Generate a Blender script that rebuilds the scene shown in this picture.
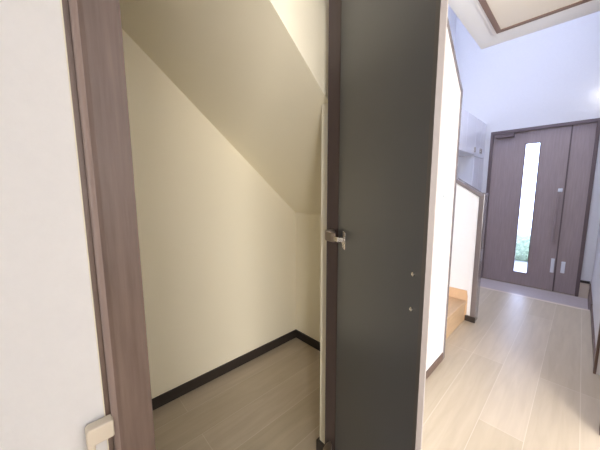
import bpy, bmesh, math, random
from mathutils import Vector, Matrix
random.seed(4)
D = bpy.data
for o in list(D.objects): D.objects.remove(o, do_unlink=True)
C = bpy.context.scene.collection
S = bpy.context.scene
S.view_settings.view_transform = 'Standard'; S.view_settings.look = 'None'
S.view_settings.gamma = 1; S.view_settings.use_curve_mapping = False
S.view_settings.exposure = 0.0

# ---------------------------------------------------------------- camera
cam = D.objects.new('camera', D.cameras.new('camera')); C.objects.link(cam); S.camera = cam
r = Vector((0.68819545, 0.72551609, -0.00366440)); u = Vector((-0.08878251, 0.08922610, 0.99204656)); f = Vector((-0.72007270, 0.68239659, -0.12581813))
m = Matrix((r, u, -f)).transposed().to_4x4(); m.translation = Vector((0, 0, 1.25)); cam.matrix_world = m
cam.data.sensor_width = 36; cam.data.sensor_fit = 'HORIZONTAL'; cam.data.lens = 266.71/600*36
cam.data.clip_start = 0.02; cam.data.clip_end = 100

# ---------------------------------------------------------------- sky and lights
W = D.worlds.new('world'); S.world = W; W.use_nodes = True
bg = W.node_tree.nodes['Background']; bg.inputs[0].default_value = (0.54, 0.64, 1.0, 1); bg.inputs[1].default_value = 7.5
def area(name, loc, target, sx, sy, power, col, spread=180):
    l = D.lights.new(name, 'AREA'); l.shape = 'RECTANGLE'; l.size = sx; l.size_y = sy; l.energy = power; l.color = col; l.spread = math.radians(spread)
    o = D.objects.new(name, l); C.objects.link(o); o.location = loc
    o.rotation_euler = (Vector(target)-Vector(loc)).to_track_quat('-Z', 'Y').to_euler(); return o
# window of the room to the right, then added fills for closet, hall, entrance
area('side_room_far_window_light', (2.5, 0.30, 1.5), (-0.5, 1.6, 1.0), 0.7, 1.0, 12, (1.0, 0.98, 0.96))
area('closet_fill_light', (2.9, -1.5, 1.25), (-0.7, 0.45, 1.0), 2.1, 1.8, 405, (1.0, 0.97, 0.95))  # added soft fill aimed into the closet, no window built here
area('rear_fill_light', (-0.25, -2.45, 1.35), (-0.25, 0.6, 1.2), 0.9, 1.7, 17, (1.0, 0.95, 0.90))  # unseen fill added behind the camera, no lamp modelled
area('entrance_void_fill', (-0.6, 3.6, 4.7), (-0.6, 3.6, 0), 1.3, 1.8, 25, (0.84, 0.86, 1.0), 90)  # added cool fill under the void ceiling, no window there

# ---------------------------------------------------------------- materials
def mat(name, col, rough=0.6, metal=0.0, bump=0.0, bscale=60, var=0.0, stretch=(1, 1, 1), vscale=None, coat=0.0, spec=0.5, col2=None):
    M = D.materials.new(name); M.use_nodes = True; n = M.node_tree.nodes; l = M.node_tree.links
    b = n['Principled BSDF']; b.inputs['Base Color'].default_value = (*col, 1); b.inputs['Roughness'].default_value = rough
    b.inputs['Metallic'].default_value = metal; b.inputs['Coat Weight'].default_value = coat; b.inputs['Specular IOR Level'].default_value = spec
    if bump or var or col2:
        tc = n.new('ShaderNodeTexCoord'); mp = n.new('ShaderNodeMapping'); mp.inputs['Scale'].default_value = stretch
        l.new(tc.outputs['Object'], mp.inputs[0])
        nz = n.new('ShaderNodeTexNoise'); nz.inputs['Scale'].default_value = bscale; nz.inputs['Detail'].default_value = 5
        l.new(mp.outputs[0], nz.inputs['Vector'])
        if bump:
            bp = n.new('ShaderNodeBump'); bp.inputs['Strength'].default_value = bump; bp.inputs['Distance'].default_value = 0.002
            l.new(nz.outputs[0], bp.inputs['Height']); l.new(bp.outputs[0], b.inputs['Normal'])
        if var or col2:
            n2 = n.new('ShaderNodeTexNoise'); n2.inputs['Scale'].default_value = vscale or bscale; n2.inputs['Detail'].default_value = 6; n2.inputs['Roughness'].default_value = 0.6
            l.new(mp.outputs[0], n2.inputs['Vector'])
            rp = n.new('ShaderNodeValToRGB'); rp.color_ramp.elements[0].position = 0.3; rp.color_ramp.elements[1].position = 0.7
            c2 = col2 or tuple(min(1, c*(1+var)) for c in col)
            rp.color_ramp.elements[0].color = (*[c*(1-var) for c in col], 1); rp.color_ramp.elements[1].color = (*c2, 1)
            l.new(n2.outputs[0], rp.inputs[0]); l.new(rp.outputs[0], b.inputs['Base Color'])
    return M
M_wall = mat('white_wallpaper', (0.74, 0.73, 0.73), 0.85, bump=0.5, bscale=90, var=0.012, vscale=40)
M_closet = mat('cream_closet_paper', (0.90, 0.825, 0.64), 0.9, bump=0.25, bscale=120)
M_ceil = mat('ceiling_paper', (0.82, 0.85, 0.90), 0.9, bump=0.25, bscale=100)
M_trim = mat('brown_wood_trim', (0.125, 0.078, 0.060), 0.42, bump=0.15, bscale=12, var=0.16, stretch=(8, 8, 0.5), vscale=10, col2=(0.17, 0.113, 0.090))
M_edge_highlight = mat('painted_edge_highlight', (0.27, 0.20, 0.175), 0.35)  # paler tone stands in for the highlight along the casing's rounded edge
M_trimd = mat('dark_brown_baseboard', (0.030, 0.022, 0.018), 0.5)
M_leaf = mat('charcoal_door_panel', (0.056, 0.060, 0.068), 0.40, bump=0.05, bscale=200)
M_band = mat('dark_brown_edge_band', (0.060, 0.040, 0.034), 0.5)
M_band2 = mat('grey_brown_edge_band', (0.085, 0.074, 0.070), 0.45)
M_edge = mat('greyish_beige_edge', (0.105, 0.088, 0.080), 0.55)
M_caulk = mat('cream_sealant', (0.85, 0.80, 0.66), 0.6)
M_steel = mat('nickel', (0.62, 0.58, 0.52), 0.25, metal=1.0)
M_bronze = mat('aged_nickel', (0.36, 0.30, 0.25), 0.35, metal=0.9)
M_skin = mat('door_outer_skin', (0.24, 0.215, 0.20), 0.5)
M_beige = mat('cream_plastic', (0.66, 0.58, 0.47), 0.45)
M_white = mat('white_plastic', (0.82, 0.83, 0.85), 0.4)
M_switchline = mat('grey_plastic', (0.42, 0.45, 0.48), 0.5)
M_step = mat('light_oak_step', (0.56, 0.38, 0.22), 0.4, bump=0.1, bscale=20, var=0.08, stretch=(6, 1, 6), vscale=8)
M_skirt = mat('orange_oak_skirting', (0.60, 0.40, 0.24), 0.45, var=0.08, vscale=10)
M_cab = mat('white_cabinet_laminate', (0.80, 0.80, 0.86), 0.25)
M_cabin = mat('pale_grey_niche', (0.62, 0.68, 0.74), 0.4)
M_door = mat('entrance_door_brown', (0.36, 0.285, 0.275), 0.36, bump=0.1, bscale=10, var=0.10, stretch=(8, 8, 0.5), vscale=8)
M_dframe = mat('entrance_frame_brown', (0.14, 0.10, 0.10), 0.4)
M_glass = D.materials.new('frosted_glass'); M_glass.use_nodes = True
_b = M_glass.node_tree.nodes['Principled BSDF']; _b.inputs['Transmission Weight'].default_value = 1; _b.inputs['Roughness'].default_value = 0.12; _b.inputs['IOR'].default_value = 1.1
M_tile = mat('entrance_tile', (0.46, 0.40, 0.40), 0.45, bump=0.15, bscale=40, var=0.06)
M_kamachi = mat('pale_sill_board', (0.62, 0.52, 0.44), 0.35)
M_stone = mat('cream_skirting_stone', (0.66, 0.56, 0.44), 0.6)
M_ground = mat('pale_paving', (0.62, 0.62, 0.60), 0.9, bump=0.2, bscale=20, var=0.06)
M_leafgreen = mat('hedge_leaf', (0.30, 0.38, 0.24), 0.8, bump=1.0, bscale=25, var=0.5)
M_rail = mat('handrail_brown', (0.17, 0.145, 0.145), 0.22, coat=0.5)
M_hatchframe = mat('hatch_frame_brown', (0.20, 0.135, 0.11), 0.45)
M_hatch = mat('hatch_panel', (0.72, 0.69, 0.64), 0.8)
def emis(name, col, s):
    M = D.materials.new(name); M.use_nodes = True; b = M.node_tree.nodes['Principled BSDF']
    b.inputs['Base Color'].default_value = (*col, 1); b.inputs['Emission Color'].default_value = (*col, 1); b.inputs['Emission Strength'].default_value = s; return M
M_lamp = emis('lamp_globe', (1, 0.98, 0.95), 3)
def floor_mat():
    M = D.materials.new('oak_plank_floor'); M.use_nodes = True; n = M.node_tree.nodes; l = M.node_tree.links; b = n['Principled BSDF']
    tc = n.new('ShaderNodeTexCoord'); sp = n.new('ShaderNodeSeparateXYZ'); l.new(tc.outputs['Object'], sp.inputs[0])
    ax = n.new('ShaderNodeMath'); ax.operation = 'ADD'; ax.inputs[1].default_value = 0.48 + 0.193*20; l.new(sp.outputs[0], ax.inputs[0])
    ay = n.new('ShaderNodeMath'); ay.operation = 'ADD'; ay.inputs[1].default_value = 8.62; l.new(sp.outputs[1], ay.inputs[0])
    cb = n.new('ShaderNodeCombineXYZ'); l.new(ay.outputs[0], cb.inputs[0]); l.new(ax.outputs[0], cb.inputs[1])
    br = n.new('ShaderNodeTexBrick'); br.offset = 0.37; br.offset_frequency = 3; br.inputs['Scale'].default_value = 1
    br.inputs['Brick Width'].default_value = 1.82; br.inputs['Row Height'].default_value = 0.193; br.inputs['Mortar Size'].default_value = 0.0024; br.inputs['Mortar Smooth'].default_value = 1.0
    br.inputs['Color1'].default_value = (0.46, 0.385, 0.28, 1); br.inputs['Color2'].default_value = (0.53, 0.45, 0.35, 1); br.inputs['Mortar'].default_value = (0.63, 0.56, 0.465, 1)  # paler seam colour carries the highlight of the plank bevels
    l.new(cb.outputs[0], br.inputs['Vector'])
    mp = n.new('ShaderNodeMapping'); mp.inputs['Scale'].default_value = (9, 0.9, 1); l.new(tc.outputs['Object'], mp.inputs[0])
    nz = n.new('ShaderNodeTexNoise'); nz.inputs['Scale'].default_value = 3; nz.inputs['Detail'].default_value = 7; nz.inputs['Distortion'].default_value = 0.6; l.new(mp.outputs[0], nz.inputs['Vector'])
    rp = n.new('ShaderNodeValToRGB'); rp.color_ramp.elements[0].position = 0.3; rp.color_ramp.elements[1].position = 0.72
    rp.color_ramp.elements[0].color = (0.90, 0.89, 0.87, 1); rp.color_ramp.elements[1].color = (1.04, 1.04, 1.04, 1); l.new(nz.outputs[0], rp.inputs[0])
    mx = n.new('ShaderNodeMixRGB'); mx.blend_type = 'MULTIPLY'; mx.inputs[0].default_value = 1; l.new(br.outputs[0], mx.inputs[1]); l.new(rp.outputs[0], mx.inputs[2])
    l.new(mx.outputs[0], b.inputs['Base Color']); b.inputs['Roughness'].default_value = 0.34
    bp = n.new('ShaderNodeBump'); bp.inputs['Strength'].default_value = 0.12; bp.inputs['Distance'].default_value = 0.001; l.new(nz.outputs[0], bp.inputs['Height']); l.new(bp.outputs[0], b.inputs['Normal'])
    return M
M_floor = floor_mat()

# ---------------------------------------------------------------- helpers
def new(): return bmesh.new()
def box(bm, x0, x1, y0, y1, z0, z1):
    vs = [bm.verts.new(p) for p in ((x0,y0,z0),(x1,y0,z0),(x1,y1,z0),(x0,y1,z0),(x0,y0,z1),(x1,y0,z1),(x1,y1,z1),(x0,y1,z1))]
    for q in ((3,2,1,0),(4,5,6,7),(0,1,5,4),(1,2,6,5),(2,3,7,6),(3,0,4,7)): bm.faces.new([vs[i] for i in q])
def prism(bm, pts, axis, a, b):
    """extrude a 2D polygon: axis x -> pts are (y,z); y -> (x,z); z -> (x,y)"""
    def P(p, t): return {'x': (t, p[0], p[1]), 'y': (p[0], t, p[1]), 'z': (p[0], p[1], t)}[axis]
    A = [bm.verts.new(P(p, a)) for p in pts]; B = [bm.verts.new(P(p, b)) for p in pts]; n = len(pts)
    bm.faces.new(A); bm.faces.new(B[::-1])
    for i in range(n): bm.faces.new((A[i], B[i], B[(i+1) % n], A[(i+1) % n]))
def cyl(bm, c, axis, rad, h, n=20, rad2=None):
    rot = Vector((0, 0, 1)).rotation_difference(Vector(axis)).to_matrix().to_4x4()
    bmesh.ops.create_cone(bm, cap_ends=True, segments=n, radius1=rad, radius2=rad if rad2 is None else rad2, depth=h, matrix=Matrix.Translation(c) @ rot)
def obj(name, bm, mt, parent=None, bevel=0.0, smooth=False, seg=2):
    bmesh.ops.recalc_face_normals(bm, faces=bm.faces)
    me = D.meshes.new(name); bm.to_mesh(me); bm.free(); o = D.objects.new(name, me); C.objects.link(o); me.materials.append(mt)
    if parent: o.parent = parent
    if smooth: 
        for p in me.polygons: p.use_smooth = True
    if bevel:
        b = o.modifiers.new('bevel', 'BEVEL'); b.width = bevel; b.segments = seg; b.limit_method = 'ANGLE'; b.angle_limit = math.radians(40)
    return o
def bobj(name, x0, x1, y0, y1, z0, z1, mt, parent=None, bevel=0.0):
    bm = new(); box(bm, x0, x1, y0, y1, z0, z1); return obj(name, bm, mt, parent, bevel)
def tag(o, label, cat, group=None, kind=None):
    o['label'] = label; o['category'] = cat
    if group: o['group'] = group
    if kind: o['kind'] = kind
    return o
def empty(name, loc, rz=0):
    o = D.objects.new(name, None); C.objects.link(o); o.location = loc; o.rotation_euler = (0, 0, rz); o.empty_display_size = 0.1; return o
def local(o, root):
    """keep world placement of a part built in world coordinates"""
    o.parent = root; o.matrix_parent_inverse = (Matrix.Translation(root.location) @ root.rotation_euler.to_matrix().to_4x4()).inverted(); return o

XW = -0.616; XB = -1.603; CH = 2.29; XR = 0.17; YD = 4.895; VH = 4.9; GZ = -0.12; YG = 4.0
sl = lambda y: 1.070 - 0.8483*(y-1.475)

# ---------------------------------------------------------------- setting
bm = new()
prism(bm, [(-1.75, -2.6), (3.2, -2.6), (3.2, 1.95), (0.30, 1.95), (0.30, 3.9), (XR+.1, YG), (-1.75, YG)], 'z', -0.12, 0)
tag(obj('floor', bm, M_floor), 'pale oak plank floor running from the closet down the hall to the entrance', 'floor', kind='structure')
tag(bobj('trim_1', XB, XR, YG, YG+0.045, GZ, 0.002, M_kamachi, bevel=0.006), 'pale sill board at the edge of the raised floor before the entrance', 'step edge', kind='structure')
tag(bobj('floor_entrance', XB, XR, YG+0.045, YD+0.15, GZ-0.1, GZ, M_tile), 'grey tiled lower entrance floor in front of the brown door', 'floor', kind='structure')

# corridor wall with closet opening and sloping stair edge
bm = new()
prism(bm, [(-2.6, 0), (0.129, 0), (0.129, 2.02), (0.836, 2.02), (0.836, 0), (2.063, 0), (2.063, 1.899), (1.632, CH), (-2.6, CH)], 'x', XW, -0.66)
tag(obj('wall_left', bm, M_wall), 'white wallpapered hall wall around the closet opening with sloping far edge', 'wall', kind='structure')
bm = new()
prism(bm, [(-0.5, 0), (0.06, 0), (0.06, sl(0.85)), (-0.1, 2.2), (-0.5, 2.2)], 'x', -0.66, -0.728)
tag(obj('wall_closet_near', bm, M_closet), 'cream inner wall on the near side of the closet', 'wall', kind='structure')
bm = new()
prism(bm, [(0.85, 0), (2.063, 0), (2.063, 1.88), (1.62, CH), (0.85, CH)], 'x', -0.6601, -0.765)
tag(obj('wall_closet_front', bm, M_closet), 'cream wall end beside the hinged side of the closet door', 'wall', kind='structure')
bm = new()
prism(bm, [(0.0368, CH), (0.85, sl(0.85)), (0.85, CH)], 'x', -0.728, -0.7299)
tag(obj('wall_closet_upper', bm, M_closet), 'bright cream upright wall above the sloping closet ceiling', 'wall', kind='structure')
bm = new()
prism(bm, [(1.467, sl(1.467)), (0.0368, CH), (-0.52, CH), (-0.52, CH+0.05), (0.05, CH+0.05), (1.467, sl(1.467)+0.06)], 'x', XB, -0.730)
tag(obj('ceiling_closet', bm, M_closet), 'sloping cream closet ceiling under the stairs', 'ceiling', kind='structure')
tag(bobj('wall_closet_end', XB, -0.765, 1.467, 1.53, 0, sl(1.467), M_closet), 'low cream end wall of the closet below the sloping ceiling', 'wall', kind='structure')
tag(bobj('wall_closet_rear', XB-0.001, -0.728, -0.58, -0.52, 0, 2.3, M_closet), 'cream near end wall of the closet', 'wall', kind='structure')
tag(bobj('wall_closet_back', XB-0.1, XB, -0.6, 1.53, 0, 2.4, M_closet), 'tall cream long back wall of the closet', 'wall', kind='structure')
tag(bobj('wall_stairs', XB-0.1, XB, 1.53, YD+0.1, -0.22, VH, M_wall), 'white outer wall of the stairwell', 'wall', kind='structure')
tag(bobj('wall_stairs_upper', XB-0.1, XB, -0.6, 1.53, 2.4, VH, M_wall), 'white upper stairwell wall above the closet', 'wall', kind='structure')
# far wall with the door opening
DX0, DX1, DTOP = -1.02, 0.075, 2.105
bm = new()
prism(bm, [(XB, GZ), (DX0, GZ), (DX0, DTOP), (DX1, DTOP), (DX1, GZ), (XR, GZ), (XR, VH), (XB, VH)], 'y', YD, YD+0.14)
tag(obj('wall_far', bm, M_wall), 'tall pale wall around the brown entrance door', 'wall', kind='structure')
bm = new()
prism(bm, [(1.95, GZ), (2.0, GZ), (2.0, 2.015), (2.625, 2.015), (2.625, GZ), (4.99, GZ), (4.99, VH), (2.45, VH), (2.45, CH+.3), (-2.6, CH+.3), (-2.6, 0), (-0.12, 0), (-0.12, 2.15), (1.95, 2.15)], 'x', XR, XR+0.12)  # unseen near stretch added to block side light from the near wall
tag(obj('wall_right', bm, M_wall), 'white hall wall on the right running to the entrance', 'wall', kind='structure')
# ceilings
tag(bobj('ceiling', XW, XR, -2.6, 2.45, CH, CH+0.3, M_ceil), 'white hall ceiling with a brown framed hatch', 'ceiling', kind='structure')
tag(bobj('ceiling_void', XB-0.1, XR+.12, -0.6, YD+0.14, VH, VH+0.1, M_ceil), 'high white ceiling above the stairwell and entrance', 'ceiling', kind='structure')
tag(bobj('wall_upper', XB, XR, 0.9, 1.0, 2.5, VH, M_wall), 'white upper floor wall closing the stairwell', 'wall', kind='structure')
tag(bobj('wall_rear', XW-0.1, XR+0.12, -2.7, -2.6, 0, CH, M_wall), 'white wall at the near end of the hall', 'wall', kind='structure')
# side room shell
tag(bobj('wall_side_room_far', XR+0.12, 3.2, 1.95, 2.05, 0, 2.59, M_wall), 'white far wall of the side room', 'wall', kind='structure')
tag(bobj('wall_side_room_near', XR+0.12, 3.2, -2.7, -2.6, 0, 2.59, M_wall), 'white near wall of the side room', 'wall', kind='structure')
tag(bobj('wall_side_room_right', 3.2, 3.3, -2.7, 2.05, 0, 2.59, M_wall), 'white outer wall of the side room', 'wall', kind='structure')
tag(bobj('ceiling_side_room', XR+0.12, 3.2, -2.6, 1.95, 2.49, 2.59, M_ceil), 'white ceiling of the side room', 'ceiling', kind='structure')

# baseboards
tag(bobj('baseboard_closet_back', XB, XB+0.012, -0.52, 1.467, 0, 0.068, M_trimd, bevel=0.002), 'dark baseboard along the long closet wall', 'baseboard', kind='structure')
tag(bobj('baseboard_closet_end', XB+0.012, -0.777, 1.455, 1.467, 0, 0.068, M_trimd, bevel=0.002), 'dark baseboard along the short end wall of the closet', 'baseboard', kind='structure')
bm = new(); prism(bm, [(-0.777, 1.455), (-0.777, 0.838), (-0.665, 0.838), (-0.665, 0.85), (-0.765, 0.85), (-0.765, 1.455)], 'z', 0, 0.068)
tag(obj('baseboard_closet_front', bm, M_trimd, bevel=0.002), 'dark baseboard wrapping the wall end beside the closet door', 'baseboard', kind='structure')
tag(bobj('baseboard_left', XW, XW+0.008, 0.835, 2.04, 0, 0.055, M_trim, bevel=0.002), 'brown baseboard under the white wall with the light switch', 'baseboard', kind='structure')
bm = new(); prism(bm, [(-2.5, 0), (-2.5, 0.055), (0.046, 0.055), (0.046, 0)], 'x', XW, XW+0.008)
tag(obj('baseboard_near', bm, M_trim, bevel=0.002), 'brown baseboard of the nearest wall before the closet', 'baseboard', kind='structure')
tag(bobj('baseboard_right', XR-0.01, XR, 2.67, YG, 0, 0.065, M_trim, bevel=0.002), 'brown baseboard along the right hall wall', 'baseboard', kind='structure')
tag(bobj('baseboard_entrance', XR-0.012, XR, YG, YD, GZ, 0.08, M_trim, bevel=0.002), 'brown skirting of the right wall beside the entrance tiles', 'baseboard', kind='structure')
o = empty('trim_2', (0.12, YD, GZ)); tag(o, 'cream skirting with dark cap right of the entrance door', 'skirting', kind='structure')
local(bobj('skirting', DX1+0.0, XR-0.012, YD-0.012, YD, GZ, 0.075, M_stone), o); local(bobj('cap', DX1, XR-0.012, YD-0.018, YD, 0.075, 0.105, M_trimd), o)

# closet door casing (profile protrudes from the hall wall)
o = empty('trim_3', (XW, 0.09, 0)); tag(o, 'brown moulded wooden casing along the left side of the closet opening', 'door casing', kind='structure')
prof = [(XW, 0.0475), (XW+0.004, 0.0475), (XW+0.004, 0.0560), (XW+0.010, 0.0560)] + [(XW+0.010+0.010*math.sin(t*math.pi/16), 0.066-0.010*math.cos(t*math.pi/16)) for t in range(1, 9)] + [(XW+0.0185, 0.073), (XW+0.0185, 0.1262), (XW+0.018, 0.1265), (XW-0.08, 0.1265), (XW-0.08, 0.117), (XW, 0.117)]
bm = new(); prism(bm, prof, 'z', 0, 2.08); c_ = local(obj('casing', bm, M_trim), o)
for p in c_.data.polygons: p.use_smooth = False
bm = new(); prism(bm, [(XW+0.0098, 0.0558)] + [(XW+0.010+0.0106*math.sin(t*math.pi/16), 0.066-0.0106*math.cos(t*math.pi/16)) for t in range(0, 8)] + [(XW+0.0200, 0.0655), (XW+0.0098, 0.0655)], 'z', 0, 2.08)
b_ = local(obj('casing_highlight', bm, M_edge_highlight), o); b_['label'] = 'rounded edge with its highlight painted in'
local(bobj('sealant', XW, XW+0.002, 0.0455, 0.0475, 0.055, 2.1, M_caulk), o)
o = empty('trim_4', (XW, 0.80, 0)); tag(o, 'brown hinge side jamb and casing of the closet opening', 'door jamb', kind='structure')
local(bobj('jamb', -0.672, XW, 0.780, 0.835, 0, 2.02, M_band), o); local(bobj('casing', XW, XW+0.018, 0.780, 0.835, 0, 2.08, M_trim, bevel=0.003), o)
o = tag(bobj('trim_5', -0.664, XW+0.018, 0.117, 0.78, 2.02, 2.08, M_trim, bevel=0.003), 'brown head casing over the closet opening', 'door casing', kind='structure')

# brown cap along the sloping wall edge and the wall end
capw = 0.024
bm = new()
prism(bm, [(2.063, 0), (2.063+capw*.5, 0), (2.063+capw*.5, 1.908), (1.632+0.01, CH), (1.632-0.022, CH), (2.063-capw*.45, 1.892), (2.063-capw*.45, 0)], 'x', XW+0.006, -0.772)
tag(obj('trim_6', bm, M_rail), 'brown edging capping the sloping top and end of the switch wall', 'wall edging', kind='structure')

# half wall by the stairs
o = empty('trim_7', (-0.9, 2.9, 0)); tag(o, 'white half wall beside the stairs with brown sloping cap and end post', 'half wall', kind='structure')
bm = new(); prism(bm, [(-0.64, 0), (-0.64, 1.19), (XB, 1.19+0.66*0.96), (XB, 0)], 'y', 2.86, 2.96); local(obj('wall_panel', bm, M_wall), o)
bm = new(); prism(bm, [(-0.604, 0), (-0.604, 1.205), (-0.645, 1.205), (-0.645, 0)], 'y', 2.852, 2.968); local(obj('end_post', bm, M_rail, bevel=0.003), o)
bm = new(); prism(bm, [(-0.600, 1.195), (-0.600, 1.222), (-0.65, 1.232), (XB, 1.232+0.68*0.953), (XB, 1.19+0.68*0.953), (-0.645, 1.193)], 'y', 2.84, 2.98); local(obj('sloping_cap', bm, M_rail, bevel=0.004), o)
local(bobj('post_foot', -0.685, -0.598, 2.843, 2.86, 0, 0.055, M_trimd, bevel=0.002), o)

# staircase
o = empty('staircase', (-1.1, 2.4, 0)); tag(o, 'light oak stairs turning up behind the white switch wall', 'stairs')
for k, (x0, x1, z) in enumerate([(-0.92, -0.69, 0.2), (-1.17, -0.92, 0.4), (XB+0.012, -1.17, 0.6)]):
    local(bobj('tread', x0-(0.0 if k == 2 else 0.012), x1+0.012, 2.075, 2.845, z-0.03, z, M_step, bevel=0.006), o)
    local(bobj('riser', x1-0.02, x1, 2.075, 2.845, z-0.2, z-0.03, M_step), o)
for k in range(2):
    y1 = 2.07 - 0.236*k; z = 0.8+0.2*k
    local(bobj('tread', XB+0.012, -0.772, y1-0.236, y1+0.012, z-0.03, z, M_step, bevel=0.006), o)
    local(bobj('riser', XB+0.012, -0.772, y1-0.02, y1, z-0.2, z-0.03, M_step), o)
bm = new(); prism(bm, [(-0.675, 0.0), (-0.675, 0.235), (-0.685, 0.297), (-0.92, 0.297), (-0.94, 0.5), (-1.17, 0.5), (-1.19, 0.7), (XB+0.012, 0.7), (XB+0.012, 0)], 'y', 2.847, 2.858)
local(obj('skirting', bm, M_skirt), o)

# ---------------------------------------------------------------- closet door leaf
ang = math.radians(-39.2); LW, LT, LH = 0.585, 0.0085, 1.985
hx, hy = -0.602, 0.762
leaf = empty('door_1', (hx, hy, 0.02), ang)
tag(leaf, 'half open dark closet door seen from its charcoal inner side', 'door', kind='structure')
# local frame: x along leaf, y>0 away from camera (outer face)
p = bobj('panel', 0.0, LW-0.010, 0, LT, 0, LH, M_leaf, leaf)
p = bobj('edge_band', LW-0.0098, LW-0.0002, -0.0002, LT-0.0002, 0, LH, M_band2, leaf); p['label'] = 'brown strip beside the free edge'
p = bobj('edge_strip', LW, LW+0.0012, -0.0002, LT, 0, LH, M_edge, leaf); p['label'] = 'greyish beige narrow edge'
p = bobj('outer_skin', -0.001, LW+0.001, LT+0.0002, LT+0.0016, 0, LH, M_skin, leaf)
for z in (1.119-0.02, 1.061-0.02):
    bm = new(); cyl(bm, (0.554, -0.0012, z), (0, 1, 0), 0.0032, 0.003, 16); cyl(bm, (0.554, -0.003, z), (0, 1, 0), 0.0018, 0.002, 12)
    obj('screw_head', bm, M_steel, leaf, smooth=False)
def hinge(z):
    h = new()  # cup flange on the leaf
    box(h, 0.075, 0.112, -0.0022, 0.0, z-0.029, z+0.029)
    cyl(h, (0.088, -0.002, z), (0, 1, 0), 0.0175, 0.004, 24)
    fl = obj('hinge', h, M_steel, leaf, bevel=0.001)
    for dz in (-0.022, 0.022):
        b = new(); cyl(b, (0.094, -0.003, z+dz), (0, 1, 0), 0.004, 0.002, 12); obj('screw_head', b, M_bronze, fl)
    a = new()  # bright link bending away from the cup
    prism(a, [(0.092, -0.003), (0.080, -0.020), (0.055, -0.028), (0.040, -0.024), (0.040, -0.018), (0.056, -0.021), (0.074, -0.012), (0.080, -0.003)], 'z', z-0.008, z+0.008)
    obj('link', a, M_steel, fl, bevel=0.0015)
    a = new()  # curved arm reaching the jamb
    prism(a, [(0.058, -0.022), (0.046, -0.036), (0.020, -0.050), (-0.010, -0.048), (-0.030, -0.030), (-0.040, -0.012), (-0.022, -0.008), (0.0, -0.016), (0.03, -0.018)], 'z', z-0.014, z+0.020)
    cyl(a, (0.012, -0.034, z+0.006), (0, 0, 1), 0.017, 0.036, 20)
    obj('arm', a, M_bronze, fl, bevel=0.004)
for z in (1.068, 0.170, 1.93): hinge(z)

# ---------------------------------------------------------------- entrance door
dr = empty('door_2', (-0.48, YD, GZ)); tag(dr, 'brown entrance door with tall narrow glass slit and side panel', 'door', kind='structure')
def D2(*a, **k): return local(bobj(*a, **k), dr)
bm = new()
prism(bm, [(DX0, GZ), (DX0+0.038, GZ), (DX0+0.038, DTOP-0.042), (DX1-0.035, DTOP-0.042), (DX1-0.035, GZ), (DX1, GZ), (DX1, DTOP), (DX0, DTOP)], 'y', YD-0.02, YD+0.10)
local(obj('door_frame', bm, M_dframe, bevel=0.003), dr)
# leaf with slit cut-out
SX0, SX1, SZ0, SZ1 = -0.607, -0.458, 0.07, 1.89
bm = new()
xL, xR, zB, zT = DX0+0.036, -0.163, GZ+0.010, DTOP-0.040
for (a, b, c, d) in ((xL, SX0, zB, zT), (SX1, xR, zB, zT), (SX0, SX1, zB, SZ0), (SX0, SX1, SZ1, zT)): box(bm, a, b, YD+0.01, YD+0.05, c, d)
bmesh.ops.remove_doubles(bm, verts=bm.verts, dist=1e-5)
lf = local(obj('leaf', bm, M_door), dr)
D2('glass', SX0, SX1, YD+0.026, YD+0.032, SZ0, SZ1, M_glass)
bm = new(); box(bm, SX0-0.008, SX1+0.008, YD+0.004, YD+0.012, SZ0-0.008, SZ0); box(bm, SX0-0.008, SX1+0.008, YD+0.004, YD+0.012, SZ1, SZ1+0.008); box(bm, SX0-0.008, SX0, YD+0.004, YD+0.012, SZ0, SZ1); box(bm, SX1, SX1+0.008, YD+0.004, YD+0.012, SZ0, SZ1)
local(obj('glass_bead', bm, M_dframe), dr)
D2('side_panel', -0.162, DX1-0.033, YD+0.01, YD+0.05, zB, zT, M_door)
D2('mullion', -0.174, -0.160, YD+0.002, YD+0.0095, zB, zT, M_dframe)
D2('sill', DX0, DX1, YD-0.02, YD+0.1, GZ, GZ+0.011, M_steel)
D2('lock', -0.232, -0.188, YD-0.003, YD+0.01, 1.225, 1.275, M_white, bevel=0.004)
D2('thumb_turn', -0.215, -0.205, YD-0.014, YD-0.003, 1.235, 1.265, M_white, bevel=0.002)
D2('lower_plate', -0.218, -0.182, YD+0.0, YD+0.01, 0.14, 0.335, M_white, bevel=0.004)
D2('panel_plate', -0.117, -0.078, YD+0.0, YD+0.01, 0.155, 0.31, M_white, bevel=0.004)
D2('door_closer', -0.95, -0.74, YD-0.045, YD+0.01, 2.0, 2.055, M_dframe, bevel=0.006)
bm = new(); prism(bm, [(-0.76, YD-0.03), (-0.60, YD-0.07), (-0.595, YD-0.06), (-0.75, YD-0.02)], 'z', 2.056, 2.066); prism(bm, [(-0.60, YD-0.07), (-0.595, YD-0.06), (-0.70, YD-0.02), (-0.712, YD-0.02)], 'z', 2.066, 2.074)
local(obj('closer_arm', bm, M_dframe), dr)
bm = new(); cyl(bm, (-0.225, YD-0.045, 0.86), (0, 0, 1), 0.013, 0.62, 20)
for z in (0.62, 1.10): cyl(bm, (-0.225, YD-0.018, z), (0, 1, 0), 0.008, 0.056, 14)
local(obj('pull_handle', bm, M_door), dr)

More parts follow.
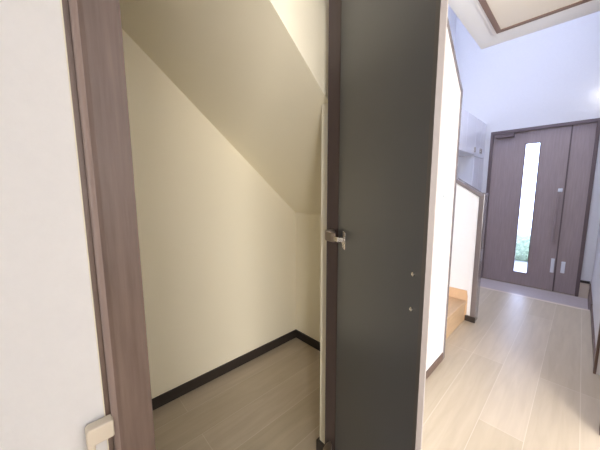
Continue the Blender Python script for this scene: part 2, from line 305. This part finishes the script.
# closed door in the right wall, seen edge-on
d3 = empty('door_3', (XR, 2.3, 0)); tag(d3, 'brown door and casing in the right hall wall at the picture edge', 'door', kind='structure')
local(bobj('casing', XR-0.014, XR, 2.62, 2.67, 0, 2.06, M_trim, bevel=0.002), d3); local(bobj('casing', XR-0.003, XR, 1.955, 2.005, 0, 2.06, M_trim, bevel=0.002), d3)
local(bobj('head', XR-0.014, XR, 2.005, 2.62, 2.01, 2.06, M_trim, bevel=0.002), d3); local(bobj('leaf', XR+0.07, XR+0.1, 2.004, 2.621, 0.008, 2.008, M_trim), d3)
kb = new(); cyl(kb, (XR+0.055, 2.07, 1.0), (1, 0, 0), 0.009, 0.03, 14); box(kb, XR+0.032, XR+0.042, 2.06, 2.17, 0.99, 1.01); local(obj('door_handle', kb, M_steel, bevel=0.002), d3)

# ceiling hatch
ht = empty('ceiling_hatch', (-0.15, 1.8, CH)); tag(ht, 'square pale ceiling hatch with brown frame above the hall', 'ceiling hatch')
HX0, HX1, HY0, HY1 = -0.487, 0.12, 1.55, 2.262
bm = new(); w = 0.026
for (a, b, c, d) in ((HX0, HX0+w, HY0, HY1), (HX1-w, HX1, HY0, HY1), (HX0+w, HX1-w, HY0, HY0+w), (HX0+w, HX1-w, HY1-w, HY1)): box(bm, a, b, c, d, CH-0.012, CH)
local(obj('frame', bm, M_hatchframe), ht)
bm = new(); w2 = 0.022
for (a, b, c, d) in ((HX0-w2, HX0, HY0-w2, HY1+w2), (HX1, HX1+w2, HY0-w2, HY1+w2), (HX0, HX1, HY0-w2, HY0), (HX0, HX1, HY1, HY1+w2)): box(bm, a, b, c, d, CH-0.006, CH)
local(obj('outer_moulding', bm, M_white), ht)
local(bobj('panel', HX0+w, HX1-w, HY0+w, HY1-w, CH-0.005, CH, M_hatch), ht)

# ---------------------------------------------------------------- shoe cabinets in the entrance
CF = -1.085
cb = empty('wall_cabinet', (-1.3, 3.9, 1.74)); tag(cb, 'white upper cabinet with small handles in the entrance left of the door', 'cabinet')
local(bobj('carcass', XB+0.012, CF-0.02, 3.15, 4.36, 1.74, 2.235, M_cab), cb)
for k in range(3):
    y0 = 3.152+0.403*k; d = local(bobj('door', CF-0.019, CF, y0+0.002, y0+0.400, 1.742, 2.233, M_cab, bevel=0.003), cb)
    hy_ = y0+0.37 if k % 2 == 0 else y0+0.03
    h = bobj('handle', CF, CF+0.018, hy_-0.008, hy_+0.008, 1.77, 1.84, M_steel, bevel=0.003); h.parent = d
tc_ = empty('tall_cabinet', (-1.3, 4.6, GZ)); tag(tc_, 'white tall cabinet standing against the entrance door wall', 'cabinet')
local(bobj('carcass', XB+0.012, CF-0.02, 4.365, YD-0.012, GZ, 2.235, M_cab), tc_)
for (y0, y1) in ((4.367, 4.628), (4.632, 4.88)):
    for (z0, z1) in ((GZ+0.05, 1.72), (1.726, 2.233)):
        local(bobj('door', CF-0.019, CF, y0, y1, z0, z1, M_cab, bevel=0.003), tc_)
for y_, z_ in ((4.60, 1.78), (4.66, 1.78)): local(bobj('handle', CF+0.0002, CF+0.018, y_-0.008, y_+0.008, z_, z_+0.07, M_steel, bevel=0.003), tc_)
bc = empty('base_cabinet', (-1.3, 3.9, GZ)); tag(bc, 'white low cabinet with counter below the entrance upper cabinet', 'cabinet')
local(bobj('carcass', XB+0.012, CF-0.02, 3.15, 4.36, 0.0, 0.86, M_cab), bc)
local(bobj('counter', XB+0.012, CF+0.01, 3.14, 4.362, 0.861, 0.885, M_white, bevel=0.003), bc)
for k in range(3): local(bobj('door', CF-0.019, CF, 3.152+0.403*k+0.002, 3.152+0.403*k+0.400, 0.01, 0.855, M_cab, bevel=0.003), bc)
tag(bobj('niche_panel', XB+0.0005, XB+0.01, 3.15, 4.36, 0.887, 1.738, M_cabin), 'pale grey blue back panel between the entrance cabinets', 'panel')

# ---------------------------------------------------------------- small things
sw = empty('light_switch', (XW, 1.887, 1.27)); tag(sw, 'white tall light switch plate on the bright hall wall', 'light switch')
local(bobj('plate', XW, XW+0.007, 1.845, 1.93, 1.205, 1.335, M_switchline, bevel=0.003), sw)
local(bobj('inner_plate', XW+0.0071, XW+0.009, 1.853, 1.922, 1.213, 1.327, M_white, bevel=0.001), sw)
for z in (1.222, 1.256, 1.290): local(bobj('rocker', XW+0.0091, XW+0.012, 1.868, 1.907, z, z+0.028, M_white, bevel=0.001), sw)

br = empty('wall_bracket', (XW, 0.03, 0.7)); tag(br, 'cream squared bracket on the near wall beside the brown casing', 'bracket')
bm = new(); prism(bm, [(0.0570, 0.811), (0.0175, 0.811), (0.0145, 0.807), (0.0145, 0.64), (0.0570, 0.64), (0.0570, 0.66), (0.0265, 0.66), (0.0265, 0.776), (0.0570, 0.776)], 'x', XW+0.0045, XW+0.027)
local(obj('loop', bm, M_beige, bevel=0.0025), br)
local(bobj('foot', XW, XW+0.0045, 0.0145, 0.0265, 0.64, 0.80, M_beige), br)

wl = empty('wall_lamp', (0.075, YD, 2.37)); tag(wl, 'lit round white lamp on the far wall above the entrance door', 'lamp')
bm = new(); cyl(bm, (0.082, YD-0.012, 2.36), (0, 1, 0), 0.05, 0.024, 24); local(obj('base', bm, M_white), wl)
bm = new(); bmesh.ops.create_uvsphere(bm, u_segments=24, v_segments=14, radius=0.062, matrix=Matrix.Translation((0.082, YD-0.075, 2.36))); local(obj('globe', bm, M_lamp, smooth=True), wl)

# outside
tag(bobj('ground', -6, 6, YD+0.14, 14, -0.4, -0.25, M_ground), 'pale paving outside the entrance door', 'ground', kind='structure')
bm = new()
for k in range(26):
    bmesh.ops.create_icosphere(bm, subdivisions=2, radius=random.uniform(0.16, 0.26), matrix=Matrix.Translation((-1.6+0.09*k, 7.4+random.uniform(-.1, .1), 0.0+random.uniform(-.12, .12))))
tag(obj('hedge', bm, M_leafgreen), 'low green hedge outside seen through the glass slit', 'hedge')
